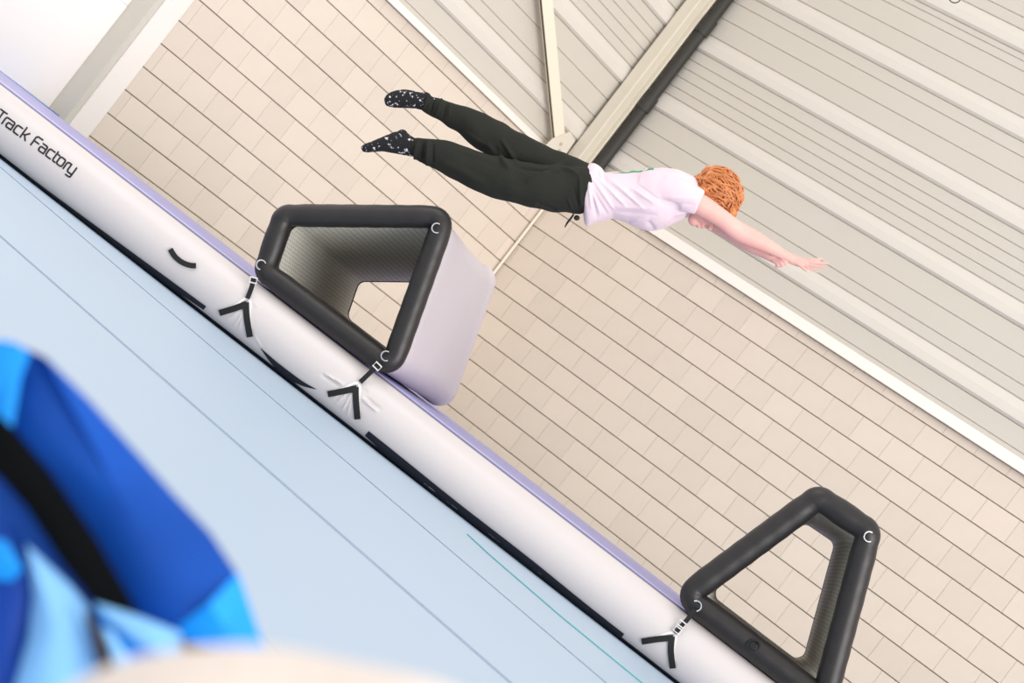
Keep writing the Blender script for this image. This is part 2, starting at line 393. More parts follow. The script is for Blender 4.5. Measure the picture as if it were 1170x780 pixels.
loft('side_wall', [(WD + R * math.sin(a), R * math.cos(a)) for a in np.linspace(0, math.pi, 20)], M_white, tr)
loft('underside', [(0, -R), (WD, -R)], M_navy, tr)
def onside(x, y, l):
    for k in range(30):
        q = PC(x + .3 * k, y - .4 * k, l)
        if q is not None: return q
def onfront(x, y, l):
    q = PC(x, y, l); f = PN(x, y, -.130 - l)
    return f if q is None or (q - CAM) @ FW > (f - CAM) @ FW else q
def ribbon(pts, wd, nsub=24, lift=.003, th=.004, S_=None):
    """flat webbing following the rounded side; pts in px, wd in px (scalar or list)"""
    pts = np.array(pts, float); wd = np.full(len(pts), wd) if np.isscalar(wd) else np.array(wd, float)
    q = smoothline(np.c_[pts, wd], nsub); V = []
    S_ = S_ or onside
    for i in range(nsub):
        a = q[max(i - 1, 0), :2]; c = q[min(i + 1, nsub - 1), :2]; d = (c - a) / (np.linalg.norm(c - a) + 1e-9); nrm = np.array([-d[1], d[0]])
        for l in (lift, lift + th):
            for sd in (-.5, 0, .5):
                p = q[i, :2] + nrm * sd * q[i, 2]; V.append(S_(p[0], p[1], l))
    Fc = []
    for i in range(nsub - 1):
        a, c = i * 6, i * 6 + 6
        for j in (0, 1): Fc += [(a + j, a + j + 1, c + j + 1, c + j), (a + 3 + j, c + 3 + j, c + 4 + j, a + 4 + j)]
        Fc += [(a, c, c + 3, a + 3), (a + 2, a + 5, c + 5, c + 2)]
    Fc += [(0, 3, 4, 1), (1, 4, 5, 2)]; a = (nsub - 1) * 6; Fc += [(a, a + 1, a + 4, a + 3), (a + 1, a + 2, a + 5, a + 4)]
    return V, Fc
def straps(apex, ends, mids, top_, buckles, lab=None):
    ax = np.array(apex)
    # white reinforcement lip, two webbing legs in one V, upper webbing, buckles
    b = MB(); b.add(*ribbon([np.array(ends[0]) + (0, -3.2), np.array(mids[0]) + (0, -3.4), ax + (-1, -4.6), ax + (4.2, -1), np.array(mids[1]) + (3.8, 0), np.array(mids[1]) * .4 + np.array(ends[1]) * .6 + (3.4, 0)], [2.2, 2.4, 3, 3.6, 2.2, 1], 30, .001, .003)); b.build('strap_patch', M_whitepl, tr)
    b = MB()
    b.add(*ribbon([ends[0], mids[0], ax + (1, 1.5)], 7.2, 16, .004, .004)); b.add(*ribbon([ax + (-.5, 0), mids[1], ends[1]], 7.2, 16, .0045, .004))
    st = b.build('anchor_strap', M_black, tr)
    b = MB(); b.add(*ribbon(top_, 5.6, 16, .012, .004, onfront)); o = b.build('webbing', M_black, st)
    for (c, dv) in buckles:
        c = np.array(c, float); dv = np.array(dv, float); dv /= np.linalg.norm(dv); nv = np.array([-dv[1], dv[0]])
        f = lambda x, y: onfront(x, y, .017)
        loop = [f(*(c + dv * u + nv * v)) for u, v in ((-3, -4.2), (3, -4.2), (3, 4.2), (-3, 4.2))]
        V, Fc = tube(loop, .0042, 6, closed=True); ob('buckle', V, Fc, M_whitepl, st)
straps((281.5, 345.5), [(250.5, 357.5), (285.5, 385)], [(267, 352.5), (281.8, 362)], [(290, 317), (287.5, 328), (282.5, 341)], [((289.3, 320), (.25, -1))])
straps((406.8, 442), [(374.5, 450.2), (408.3, 479)], [(391, 447), (406.6, 456)], [(434, 415), (424, 424.5), (411.5, 436.5)], [((431, 418.3), (.7, -.7))])
straps((768.2, 727), [(733, 732.8), (768.7, 763.5)], [(751, 730), (766.4, 743)], [(794, 696), (785, 708), (771, 723)], [((778.7, 712.6), (.6, -.8)), ((774, 719.6), (.6, -.8))])
b = MB(); b.add(*ribbon([(194.5, 284.5), (200, 293), (208, 299.5), (217, 303), (224, 303.5)], 6.2, 20, .006, .006)); o = b.build('carry_handle', M_black, tr); o['label'] = 'short curved black handle patch'
# navy strip sections low on the side wall
b = MB(); b.add(*ribbon([(-40, 151), (0, 182), (100, 255.5), (170, 306.5), (234, 352)], [7, 7, 7, 7, 5], 60, .001, .002)); b.build('navy_strip', M_navy, tr)
b = MB(); b.add(*ribbon([(298, 398), (312, 413.5), (328, 427.5), (345, 438), (361, 444.5)], [.6, 5.5, 8, 5, .5], 30, .001, .002)); b.build('navy_strip', M_navy, tr)
b = MB(); b.add(*ribbon([(419, 495), (450, 521), (520, 578), (600, 640), (660, 688), (711, 727)], [7, 9, 10, 10, 9, 7], 60, .001, .002)); b.build('navy_strip', M_navy, tr)
# lettering, stroked in squared letterforms on the rounded side
bo, bd, bu = np.array([1.9, 140.8]), np.array([.807, .591]), np.array([.591, -.807])
X_ = 9.4; Cc = 12.4
def sq(x0, y0, x1, y1, r=2.): # rounded corner helper
    return None
G = {
 'T': [[(-4.8, Cc), (4.8, Cc)], [(0, Cc), (0, 0)]],
 'r': [[(-1.6, 0), (-1.6, X_ - 2.5), (-.9, X_ - .6), (.8, X_), (3.4, X_)]],
 'a': [[(-3.3, X_), (1.8, X_), (3.3, X_ - .5), (3.9, X_ - 2), (3.9, 0), (-2.2, 0), (-3.6, .6), (-4.1, 2), (-4.1, 3.6), (-3.5, 5), (-2.2, 5.5), (3.9, 5.5)]],
 'c': [[(3.6, X_), (-1.8, X_), (-3.4, X_ - .6), (-4, X_ - 2.2), (-4, 2.2), (-3.4, .6), (-1.8, 0), (3.6, 0)]],
 'k': [[(-3.6, Cc + .6), (-3.6, 0)], [(-3.6, 4.6), (-.6, 4.8), (3.6, X_)], [(-.6, 4.8), (3.9, 0)]],
 'F': [[(0, 0), (0, Cc - 2.6), (.8, Cc - .8), (2.6, Cc), (8.4, Cc)], [(0, 6.1), (7.2, 6.1)]],
 't': [[(-1.6, Cc - .6), (-1.6, 2.2), (-1.1, .6), (.6, 0), (2.4, 0)], [(-1.6, X_), (2.4, X_)]],
 'o': [[(-2, X_), (2, X_), (3.5, X_ - .6), (4, X_ - 2.2), (4, 2.2), (3.5, .6), (2, 0), (-2, 0), (-3.5, .6), (-4, 2.2), (-4, X_ - 2.2), (-3.5, X_ - .6), (-2, X_)]],
 'y': [[(-3.9, X_), (-3.9, 2.2), (-3.3, .6), (-1.8, 0), (3.8, 0)], [(3.8, X_), (3.8, -2.2), (3.2, -3.6), (1.6, -4), (-2.6, -4)]],
}
for ch, s in (('T', -5.8), ('r', 1.8), ('a', 9.0), ('c', 19.4), ('k', 29.6), ('F', 41.3), ('a', 55.2), ('c', 65.3), ('t', 73.0), ('o', 80.6), ('r', 88.6), ('y', 95.8)):
    let = MB()
    for st in G[ch]:
        pts = [bo + bd * (s + x * .92) + bu * y for x, y in st]
        fine = []
        for p, q in zip(pts, pts[1:]):
            m_ = max(1, int(np.linalg.norm(q - p) / 1.6)); fine += [(p + (q - p) * a / m_, p + (q - p) * (a + 1) / m_) for a in range(m_)]
        for p, q in fine:
            d = (q - p) / np.linalg.norm(q - p); n_ = np.array([-d[1], d[0]]) * .95; e = d * .8
            cs = [p - e - n_, q + e - n_, q + e + n_, p - e + n_]
            V = [PC(*c, .0010) for c in cs] + [PC(*c, .0024) for c in cs]
            let.add(V, [(4, 5, 6, 7), (0, 4, 7, 3), (0, 1, 5, 4), (1, 2, 6, 5), (2, 3, 7, 6)])
    let.build('letter', M_ink, tr, smooth=False)
# thin blue mat edge beyond the far rim, left
p0, p1 = PN(-60, 47, WD + .45), PN(39, 111.5, WD + .45)
q0, q1 = tn(p0), tn(p1)
b = MB(); b.box((q0[0] - 1, WD + .35, -R), (q1[0], WD + 1.0, q1[2]), lambda v: W(v[0], v[1], v[2]))
o = b.build('blue_mat', mat('mid_blue_vinyl', (60, 120, 190), .5), None, smooth=False, loc=W(q0[0], WD + .6, -R)); o['label'] = 'blue mat edge showing behind the air track at far left'; o['category'] = 'mat'
# ---------------------------------------------------------------- inflatable obstacles
def rounded(poly, r, n=7):
    out = []; k = len(poly); poly = [np.array(p, float) for p in poly]
    for i in range(k):
        p = poly[i]; a = poly[i - 1] - p; c = poly[(i + 1) % k] - p; la = np.linalg.norm(a); lc = np.linalg.norm(c); a /= la; c /= lc
        ang = math.acos(np.clip(a @ c, -1, 1)); d = min(r / math.tan(ang / 2), la * .42, lc * .42); rr = d * math.tan(ang / 2)
        bis = (a + c) / np.linalg.norm(a + c); cen = p + bis * (rr / math.sin(ang / 2)); s = p + a * d - cen; e = p + c * d - cen
        a0 = math.atan2(s[1], s[0]); a1 = math.atan2(e[1], e[0]); da = (a1 - a0 + math.pi) % (2 * math.pi) - math.pi
        for j in range(n): q = a0 + da * j / (n - 1); out.append(cen + rr * np.array([math.cos(q), math.sin(q)]))
    return out
def offset(poly, d):
    poly = [np.array(p, float) for p in poly]; k = len(poly)
    area_ = sum(poly[i][0] * poly[(i + 1) % k][1] - poly[(i + 1) % k][0] * poly[i][1] for i in range(k)); sg = 1 if area_ > 0 else -1
    L = []
    for i in range(k):
        a = poly[i]; c = poly[(i + 1) % k]; t = (c - a) / np.linalg.norm(c - a); n = np.array([t[1], -t[0]]) * sg; L.append((a + n * d, t))
    out = []
    for i in range(k):
        (a, t), (c, s) = L[i - 1], L[i]; A_ = np.array([t, -s]).T; u = np.linalg.solve(A_, c - a); out.append(a + t * u[0])
    return out
def obstacle(cpx, label, ringpx, depth=1.78, valve=None, fr_=.0575, skew=(0, 0), ins=0):
    nf = -.06
    poly = [np.array(tn(PN(x, y, nf)))[[0, 2]] for x, y in cpx]
    mn = min(p[1] for p in poly); print('obstacle base z rel top', mn - fr_ - R)
    cen = np.mean(poly, axis=0)
    root = empty('inflatable_obstacle', W(cen[0], nf + depth / 2, R), label, 'obstacle', None)
    # black inflated front frame, dense along the edges with slight pinches at the corners
    cl = rounded(poly, .048, 9); P3 = []
    k = len(cl)
    for i in range(k):
        a = cl[i]; c = cl[(i + 1) % k]; L = np.linalg.norm(c - a); m_ = max(1, int(L / .02))
        for j in range(m_): P3.append(a + (c - a) * j / m_)
    rad = []
    for p in P3:
        dc = min(np.linalg.norm(p - q) for q in poly); rad.append(fr_ * (1 - .06 * math.exp(-((dc - .05) / .03) ** 2) + .012 * math.sin(dc * 60)))
    V, Fc = tube([W(p[0], nf, p[1]) for p in P3], rad, 20, closed=True, up=NN); ob('front_frame', V, Fc, M_frame, root)
    def shell(name, rows, m):
        V = []; Fc = []
        for (dd, n, r) in rows:
            rp = rounded(offset(poly, dd), r, 9); kk = len(rp)
            for p in rp: V.append(W(p[0] + skew[0] * n / depth, n, p[1] + skew[1] * n / depth))
        for i in range(len(rows) - 1):
            for j in range(kk): Fc.append((i * kk + j, i * kk + (j + 1) % kk, (i + 1) * kk + (j + 1) % kk, (i + 1) * kk + j))
        return ob(name, V, Fc, m, root)
    rows = [(.034 , .035, .09)] + [(.038 + .007 * math.sin(math.pi * s), .05 + (depth - .18) * s, .10 + .03 * math.sin(math.pi * s)) for s in np.linspace(0, 1, 14)]
    rows += [(.048 - .06 * (1 - math.cos(a)), depth - .13 + .13 * math.sin(a), .10) for a in np.linspace(.2, math.pi / 2, 6)]
    rows += [(-.035 - ins, depth - .005, .07), (-.05 - ins, depth - .03, .055)]
    shell('outer_wall', rows, M_body)
    shell('lining', [(-.05 - ins, depth - .03, .05), (-.052 - ins * .8, depth * .66, .05), (-.052 - ins * .5, depth * .33, .05), (-.04, .02, .05)], M_lin)
    b = MB(); rp = rounded(offset(poly, -.047 - ins), .052, 9); V, Fc = tube([W(p[0] + skew[0], depth - .012, p[1] + skew[1]) for p in rp], .006, 6, closed=True); b.add(V, Fc); b.build('rear_piping', M_frame, root)
    for (x, y, a0, r) in ringpx:
        c = PN(x, y, nf - fr_ - .004)
        pts = [c + RT * .0042 * r * math.cos(a) + UPV * .0042 * r * math.sin(a) for a in np.linspace(a0, a0 + 4.2, 14)]
        V, Fc = tube(pts, .0042, 6); dd = ob('ring', V, Fc, M_chrome, root)
        pts = [c + NN * .012 + RT * .02 * math.cos(a) + UPV * .02 * math.sin(a) for a in np.linspace(0, 2 * math.pi, 13)[:-1]]
        ob('ring_patch', pts + [p + NN * .03 for p in pts], [tuple(range(12))] + [(i, (i + 1) % 12, 12 + (i + 1) % 12, 12 + i) for i in range(12)], M_black, root)
    if valve:
        c = PN(*valve, nf - fr_ + .001)
        pts = [c + RT * .03 * math.cos(a) + UPV * .026 * math.sin(a) for a in np.linspace(0, 2 * math.pi, 17)[:-1]]
        V, Fc = tube(pts, .006, 6, closed=True); va = ob('valve', V, Fc, M_black, root)
        V, Fc = tube([c, c - NN * .008], .016, 10); ob('valve_cap', V, Fc, M_black, va)
    return root
obstacle([(324.3, 246), (508.5, 247.6), (446.8, 420.3), (302.2, 309.8)], 'hollow pale grey inflatable block with black front frame below the diver',
         [(298.5, 302.5, .3, 5.5), (499, 260.5, .9, 5.6), (441, 406.5, .9, 5.6)], skew=(.03, 0))
obstacle([(935, 568), (993, 607), (941, 800.5), (783.5, 680.5)], 'hollow inflatable block with black triangular frame at lower right end of track',
         [(795.5, 692, -2.2, 5.8), (993, 613, .9, 5.6)], valve=(860.5, 737), fr_=.0625, skew=(-.05, 0), ins=.012)
# ---------------------------------------------------------------- the diver
DP = 11.75; SP = DP / F
def Q(x, y, dz=0): return P(x, y, DP) - FW * (dz * SP)
def chain(st, n=24, seg=20):
    """st rows: px, py, depth px, radius in picture plane px, radius in depth px"""
    st = smoothline([s if len(s) == 5 else (*s, s[3]) for s in st], n)
    c = [Q(s[0], s[1], s[2]) for s in st]; V = []; Fc = []
    for i in range(n):
        t = c[min(i + 1, n - 1)] - c[max(i - 1, 0)]; t /= np.linalg.norm(t)
        a = np.cross(FW, t); a /= np.linalg.norm(a); b = np.cross(t, a)
        for k in range(seg):
            q = 2 * math.pi * k / seg; V.append(c[i] + SP * (math.cos(q) * a * max(st[i][3], .3) + math.sin(q) * b * max(st[i][4], .3)))
    for i in range(n - 1):
        for k in range(seg): Fc.append((i * seg + k, i * seg + (k + 1) % seg, (i + 1) * seg + (k + 1) % seg, (i + 1) * seg + k))
    Fc += [tuple(range(seg))[::-1], tuple((n - 1) * seg + k for k in range(seg))]
    return V, Fc
def ell(x, y, dz, rx, ry, rz, ang=0, nu=16, nv=10):
    c = Q(x, y, dz); ca, sa = math.cos(ang), math.sin(ang); ax = RT * ca + UPV * sa; ay = -RT * sa + UPV * ca; V = [c + SP * ay * ry]; Fc = []
    for i in range(1, nv):
        for k in range(nu):
            p = math.pi * i / nv; q = 2 * math.pi * k / nu; V.append(c + SP * (ay * ry * math.cos(p) + ax * rx * math.sin(p) * math.cos(q) + FW * rz * math.sin(p) * math.sin(q)))
    V.append(c - SP * ay * ry)
    for k in range(nu): Fc += [(0, 1 + k, 1 + (k + 1) % nu), (len(V) - 1, 1 + (nv - 2) * nu + (k + 1) % nu, 1 + (nv - 2) * nu + k)]
    for i in range(nv - 2):
        for k in range(nu): a = 1 + i * nu; Fc.append((a + k, a + nu + k, a + nu + (k + 1) % nu, a + (k + 1) % nu))
    return V, Fc
def fused(name, parts, voxel, m, parent, it=3, disp=None):
    """one continuous skin over overlapping volumes"""
    b = MB()
    for p in parts: b.add(*p)
    pb = base(parent); me = mesh('tmp', np.array(b.V) - pb, b.F); o = bpy.data.objects.new('tmp', me); C.objects.link(o)
    md = o.modifiers.new('r', 'REMESH'); md.mode = 'VOXEL'; md.voxel_size = voxel; md.use_smooth_shade = True
    dg = bpy.context.evaluated_depsgraph_get(); dg.update(); m2 = bpy.data.meshes.new_from_object(o.evaluated_get(dg)); bpy.data.objects.remove(o)
    bm = bmesh.new(); bm.from_mesh(m2)
    for _ in range(it): bmesh.ops.smooth_vert(bm, verts=bm.verts, factor=.5, use_axis_x=True, use_axis_y=True, use_axis_z=True)
    bm.to_mesh(m2); bm.free()
    if disp:
        n = len(m2.vertices); co = np.empty(n * 3); m2.vertices.foreach_get('co', co); no = np.empty(n * 3); m2.vertices.foreach_get('normal', no)
        co = disp(co.reshape(-1, 3) + pb, no.reshape(-1, 3)) - pb; m2.vertices.foreach_set('co', co.ravel()); m2.update()
    m2.name = name; m2.polygons.foreach_set('use_smooth', [True] * len(m2.polygons)); m2.materials.clear(); m2.materials.append(m)
    r = bpy.data.objects.new(name, m2); C.objects.link(r); r.parent = parent; return r
def folds(segs, amp, sc):
    def f(V, N):
        k = np.array([noise.noise(Vector(v * sc)) for v in V]) * amp
        face = np.clip(-(N @ FW) * 2.2 + .25, 0, 1)
        W_ = ridge(V, N * face[:, None], segs)
        return W_ + N * k[:, None]
    return f
M_skin = mat('fair_skin', (216, 152, 144), .5, spec=.35, rgb2=(236, 188, 176), noise_scale=9)
M_skin.node_tree.nodes['Principled BSDF'].inputs['Subsurface Weight'].default_value = .12
M_skin.node_tree.nodes['Principled BSDF'].inputs['Subsurface Radius'].default_value = (.02, .008, .005)
M_shirt = mat('pale_pink_cotton', (222, 199, 207), .85, sheen=.2, bump=.1, bump_scale=300)
M_trou = mat('black_olive_jersey', (38, 39, 33), .85, spec=.25, bump=.2, bump_scale=150, noise_amt=.3, noise_scale=6)
M_hair = mat('copper_hair', (128, 52, 18), .5, rgb2=(246, 168, 104), noise_scale=22)
M_sock = mat('dark_patterned_sock', (24, 25, 34), .9)
nt = M_sock.node_tree; tc = nt.nodes.new('ShaderNodeTexCoord'); no_ = nt.nodes.new('ShaderNodeTexNoise'); no_.inputs['Scale'].default_value = 58; no_.inputs['Detail'].default_value = 1.5
cr = nt.nodes.new('ShaderNodeValToRGB'); cr.color_ramp.elements[0].position = .60; cr.color_ramp.elements[1].position = .69
cr.color_ramp.elements[0].color = (*lin((15, 15, 20)), 1); cr.color_ramp.elements[1].color = (*lin((205, 200, 205)), 1)
nt.links.new(tc.outputs['Object'], no_.inputs['Vector']); nt.links.new(no_.outputs['Fac'], cr.inputs[0]); nt.links.new(cr.outputs[0], nt.nodes['Principled BSDF'].inputs['Base Color'])
person = empty('person', Q(640, 215), 'person in pink t-shirt and dark trousers diving horizontally through the air', 'person')
def finger(p, r0=2.2, r1=1.6, n=9): return chain([(*q, r0 + (r1 - r0) * i / (len(p) - 1)) for i, q in enumerate(p)] + [], n, 10)
nearleg = [(470, 169, 18, 9), (476, 170, 18, 11), (484, 173, 18, 13.5), (497, 176, 18, 16), (512, 181, 18, 18.5), (527, 187, 17, 20.5), (541, 194, 17, 21.5), (556, 200.5, 17, 22.5), (576, 206, 17, 23.5), (595, 210, 16, 24.5), (619, 214.5, 14, 25.5), (643, 216.5, 9, 27, 25), (660, 217, 5, 28, 29), (667, 217.5, 3, 28, 31)]
farleg = [(484, 116.5, -17, 8.5), (489, 118.5, -17, 10), (497, 121, -17, 12), (507, 125.5, -17, 12.5), (517, 130.5, -17, 13.5), (536, 139, -17, 17.5), (556, 152, -17, 20.5), (585, 169, -17, 22), (610, 182, -15, 22), (635, 192.5, -11, 21), (655, 201, -8, 22, 24), (668, 210, -3, 24, 28)]
slim = lambda st, k: [(s[0], s[1], s[2], s[3] * k, (s[4] if len(s) > 4 else s[3]) * k) for s in st]
# body: torso, neck, head, arms, hands, legs in one surface
parts = [chain(slim(nearleg, .66)), chain(slim(farleg, .66)),
         chain([(650, 216, 0, 24, 28), (663, 219, 0, 25.5, 29), (680, 222, 0, 22, 30), (710, 224, 0, 22, 31), (745, 225, 0, 25, 36), (770, 224, 0, 21, 38), (785, 224, 0, 15, 24), (796, 226, 0, 12, 14)]),
         chain([(782, 222, 0, 14, 15), (796, 226, 0, 13, 13), (808, 230, 0, 13, 13)]),
         ell(818, 224, 0, 24, 24, 18.5), ell(804, 241, 0, 16, 16, 14, .5), ell(793, 251, 0, 7, 7.5, 8), ell(820, 245, 0, 16, 9, 15),
         chain([(813, 252, 0, 3, 3), (811.5, 259, 0, 3.3, 3.4), (809.5, 262.5, 0, 3, 4)], 8), ell(802.5, 257.5, 0, 2.8, 3.6, 6), ell(797.8, 257.5, 0, 2.4, 3.2, 5.5),
         ell(811, 229, 19, 5.5, 4, 2.5, .4), ell(811, 229, -19, 5.5, 4, 2.5, .4),
         chain([(764, 222, 28, 12), (785, 229, 33, 12), (800, 237, 33, 12), (812, 244.5, 31, 11.1), (824, 252.5, 29, 10.4), (837, 262.5, 26, 10.8), (848, 268.5, 24, 11), (860, 274, 22, 10), (874, 281, 19, 8.2), (886, 287, 16, 6.8, 6), (897, 293, 14, 5.6, 5), (903, 296, 13, 5.4, 5)], 36),
         chain([(764, 222, -28, 12), (785, 229, -33, 12), (812, 246, -30, 11.3), (836, 262, -22, 11), (856, 276.5, -12, 10), (870, 285, -4, 8.4), (880, 291, 2, 7.4), (887, 295, 4, 7)], 34),
         chain([(899, 294, 13, 5.2, 4), (906, 297.5, 13, 6, 4), (914, 300, 13, 5.8, 3), (921, 300.8, 13, 4.6, 2.6)], 14),
         finger([(916, 297.5, 12), (924, 297.4, 14), (931, 296.8, 15), (938, 296, 15)]),
         finger([(918, 299.5, 13), (927, 300, 14), (936, 300.8, 14), (945, 301.2, 13)]),
         finger([(918, 301.5, 13), (926, 303, 12), (934, 304.6, 11), (941, 305.6, 10)]),
         finger([(915, 303, 13), (922, 306, 10), (928, 308.6, 9), (934, 311, 8)], 1.8, 1.3),
         finger([(905, 299, 14), (911, 303, 16), (916, 307, 17), (920.5, 310.4, 17)], 2.3, 1.6),
         ell(888.5, 297.5, 6, 7.2, 5.8, 6, -.5), finger([(890, 294, 9), (896, 295.5, 12), (898, 299, 12), (894.5, 300.5, 10)], 2.1, 1.8), finger([(888, 296, 10), (894.5, 298.5, 14), (896, 302, 13), (892, 302.6, 11)], 2.1, 1.8),
         finger([(885, 298, 9), (891, 301, 13), (892.5, 304, 12), (888.5, 304.2, 10)], 2, 1.7), finger([(882, 298, 8), (887, 302, 11), (888, 305, 10), (884.6, 304.4, 8)], 1.8, 1.5), finger([(880, 291, 9), (885, 291.5, 13), (890, 294, 15), (893, 297, 15)], 2.3, 1.7)]
fused('body', parts, .0036, M_skin, person, 2)
for sgn in (1, -1):
    b = MB(); b.add(*ell(817, 249.4, 8 * sgn, 2.6, 2.4, 2.6)); e = b.build('eye', mat('eye_white', (225, 222, 220), .3), person)
    b = MB(); b.add(*ell(817, 251.0, 8 * sgn, 1.2, 1., 1.2)); b.build('iris', mat('iris', (60, 70, 70), .2), e)
# trousers
cuff = lambda st: [(s[0], s[1], s[2], s[3] * 1.0) if len(s) < 5 else s for s in st]
ts = [((556, 163), (584, 196), 3.2, .014), ((572, 158), (592, 188), 2.4, .010), ((600, 208), (650, 183), 3, .010), ((586, 190), (640, 196), 3.2, -.014), ((566, 168), (572, 190), 2, -.008),
      ((478, 158), (474, 184), 1.6, 0.019), ((484, 159), (481, 188), 1.6, -0.0171), ((489, 160), (488, 190), 1.7, 0.019), ((495, 162), (494, 190), 1.6, -.007),
      ((492, 108), (483, 124), 1.3, 0.0152), ((498, 110), (491, 130), 1.5, -0.0152), ((505, 112), (498, 133), 1.6, 0.0171), ((511, 116), (505, 136), 1.5, -.007), ((515, 117), (512, 134), 1.3, .006),
      ((655, 212), (662, 240), 1.6, -.006), ((648, 225), (655, 243), 1.5, .006), ((613, 233), (636, 241), 2.2, -.014), ((640, 190), (662, 200), 2.2, .012), ((662, 200), (664, 236), 2, .010),
      ((500, 182), (560, 213), 4, .006), ((520, 170), (600, 196), 3, .005), ((530, 150), (560, 168), 2.5, .006)]
tro = fused('trousers', [chain(nearleg, 44), chain(farleg, 44), chain([(640, 214, 0, 22, 26), (655, 216, 0, 27.5, 30), (664, 216.5, 0, 28.5, 31.5), (668, 217, 0, 28.3, 32)], 14), ell(650, 214, 10, 18, 24, 20)], .0055, M_trou, person, 2, folds([(a_, b_, w_ * .9, h_ * 1.35 if abs(h_) < .012 or w_ > 2 else h_) for a_, b_, w_, h_ in ts], .007, 13))
b = MB(); b.add(*chain([(655, 245.5, 14, 1), (652, 250, 16, 1.2), (648, 255, 17, 1.2), (645, 260.5, 17, .6)], 12, 8)); ds = b.build('drawstring', M_black, tro)
b = MB(); b.add(*ell(658.6, 249.6, 15, 3.4, 3.1, 3)); b.build('cord_toggle', M_ink, ds)
# t-shirt
sec = [(666.5, 222, 0, 29, 32), (669, 222, 0, 33, 33), (674, 222.3, 0, 36.5, 33.5), (680, 223, 0, 34, 34), (690, 224, 0, 28, 34), (700, 223, 0, 26.5, 34), (719, 225, 0, 30, 36), (735, 227, 0, 34.5, 40), (744, 227.5, 0, 36.5, 42), (752, 226.5, 0, 35, 43), (760, 224.5, 0, 33.5, 43), (775, 222.5, 0, 29.5, 40), (786, 222, 0, 23, 30), (795, 224, 0, 16, 19), (800, 226, 0, 13, 15)]
sf = [((673, 206), (686, 246), 1.7, .010), ((677, 204), (702, 240), 1.8, .011), ((675, 214), (694, 246), 1.6, -.010), ((682, 203), (716, 236), 1.8, .011), ((690, 205), (724, 232), 1.6, -.008), ((696, 204), (738, 240), 1.8, .009),
      ((720, 214), (748, 232), 1.8, .009), ((727, 210), (758, 232), 1.6, -.006), ((700, 236), (748, 238), 2, .008), ((704, 242), (752, 246), 2, -.008), ((676, 240), (672, 206), 1.6, .008), ((682, 250), (676, 214), 1.8, -.008), ((688, 195), (693, 208), 1.5, -.008), ((684, 194), (688, 206), 1.4, .007),
      ((752, 228), (778, 238), 3.2, -.018), ((764, 226), (796, 226), 2, .007), ((766, 233), (794, 233), 1.8, -.008), ((738, 252), (748, 262), 3, -.010), ((720, 254), (742, 250), 2, .008), ((748, 262), (770, 244), 2.4, .009), ((770, 246), (792, 240), 1.8, .006), ((758, 200), (790, 212), 2, .005)]
fused('t_shirt', [chain(sec, 60, 28), chain([(735, 222, 18, 26, 20), (752, 221, 25, 25, 18), (768, 222.5, 30, 20, 17), (782, 227, 33, 17, 15.5), (797, 233.5, 34, 14.6, 14.6)], 22), chain([(735, 222, -18, 26, 20), (752, 221, -25, 25, 18), (768, 223, -30, 20, 17), (782, 228, -33, 17, 15.5), (797, 235, -34, 14.6, 14.6)], 22)], .0052, M_shirt, person, 6, folds(sf, .003, 16))
# printed panel across the back
M_print = mat('green_back_print', (110, 190, 150), .8)
nt = M_print.node_tree; tc = nt.nodes.new('ShaderNodeTexCoord'); no_ = nt.nodes.new('ShaderNodeTexNoise'); no_.inputs['Scale'].default_value = 26
cr = nt.nodes.new('ShaderNodeValToRGB'); cr.color_ramp.elements[0].position = .44; cr.color_ramp.elements[1].position = .54
cr.color_ramp.elements[0].color = (*lin((70, 160, 118)), 1); cr.color_ramp.elements[1].color = (*lin((214, 206, 200)), 1)
nt.links.new(tc.outputs['Object'], no_.inputs['Vector']); nt.links.new(no_.outputs['Fac'], cr.inputs[0]); nt.links.new(cr.outputs[0], nt.nodes['Principled BSDF'].inputs['Base Color'])
V = []; Fc = []; nx, na = 24, 15; s_ = smoothline([(700, 223, 26.5, 34), (719, 225, 30.5, 36), (735, 227, 35, 40), (746, 227.5, 37, 42)], nx)
for i in range(nx):
    for j in range(na):
        a = math.radians(-40 + 66 * j / (na - 1)); V.append(Q(s_[i][0], s_[i][1], 0) + SP * (UPV * (s_[i][2] + .45) * math.cos(a) - FW * (s_[i][3] + .45) * math.sin(a)))
Fc = [(i * na + j, i * na + j + 1, (i + 1) * na + j + 1, (i + 1) * na + j) for i in range(nx - 1) for j in range(na - 1)]
from mathutils.bvhtree import BVHTree
sh = bpy.data.objects['t_shirt']; pb = base(sh); bv = BVHTree.FromPolygons([v.co + Vector(pb) for v in sh.data.vertices], [tuple(p.vertices) for p in sh.data.polygons])
V2 = []
for v in V:
    h = bv.ray_cast(Vector(v + UPV * .12), Vector(-UPV)); V2.append(np.array(h[0]) + np.array(h[1]) * .0022 if h[0] is not None else v)
V = V2
o = ob('back_print', V, Fc, M_print, bpy.data.objects['t_shirt']); o['label'] = 'green and white print across the back'
# socks
fused('sock', [chain([(414.5, 172.5, 18, 2.5), (418, 171, 18, 4.8, 6), (428, 168.8, 18, 6.4, 8.5), (437, 166.6, 18, 8, 9), (447, 165.3, 18, 11, 9), (458, 164.5, 18, 13.5, 9), (466, 167.5, 18, 12, 9), (474, 170, 18, 10.5, 10), (482, 172, 18, 10, 10)], 30), ell(460.5, 155.5, 18, 6.5, 6.2, 7)], .004, M_sock, person, 2)
fused('sock', [chain([(438.5, 114.5, -17, 3), (441, 114, -17, 6.2, 8), (449, 112, -17, 9.6, 9), (461, 111, -17, 10.8, 9), (474, 112.5, -17, 10, 8.5), (484, 115, -17, 9.6, 9), (494, 119, -17, 9.4, 9)], 30), ell(485, 109.5, -17, 7.6, 6.4, 7)], .004, M_sock, person, 2)
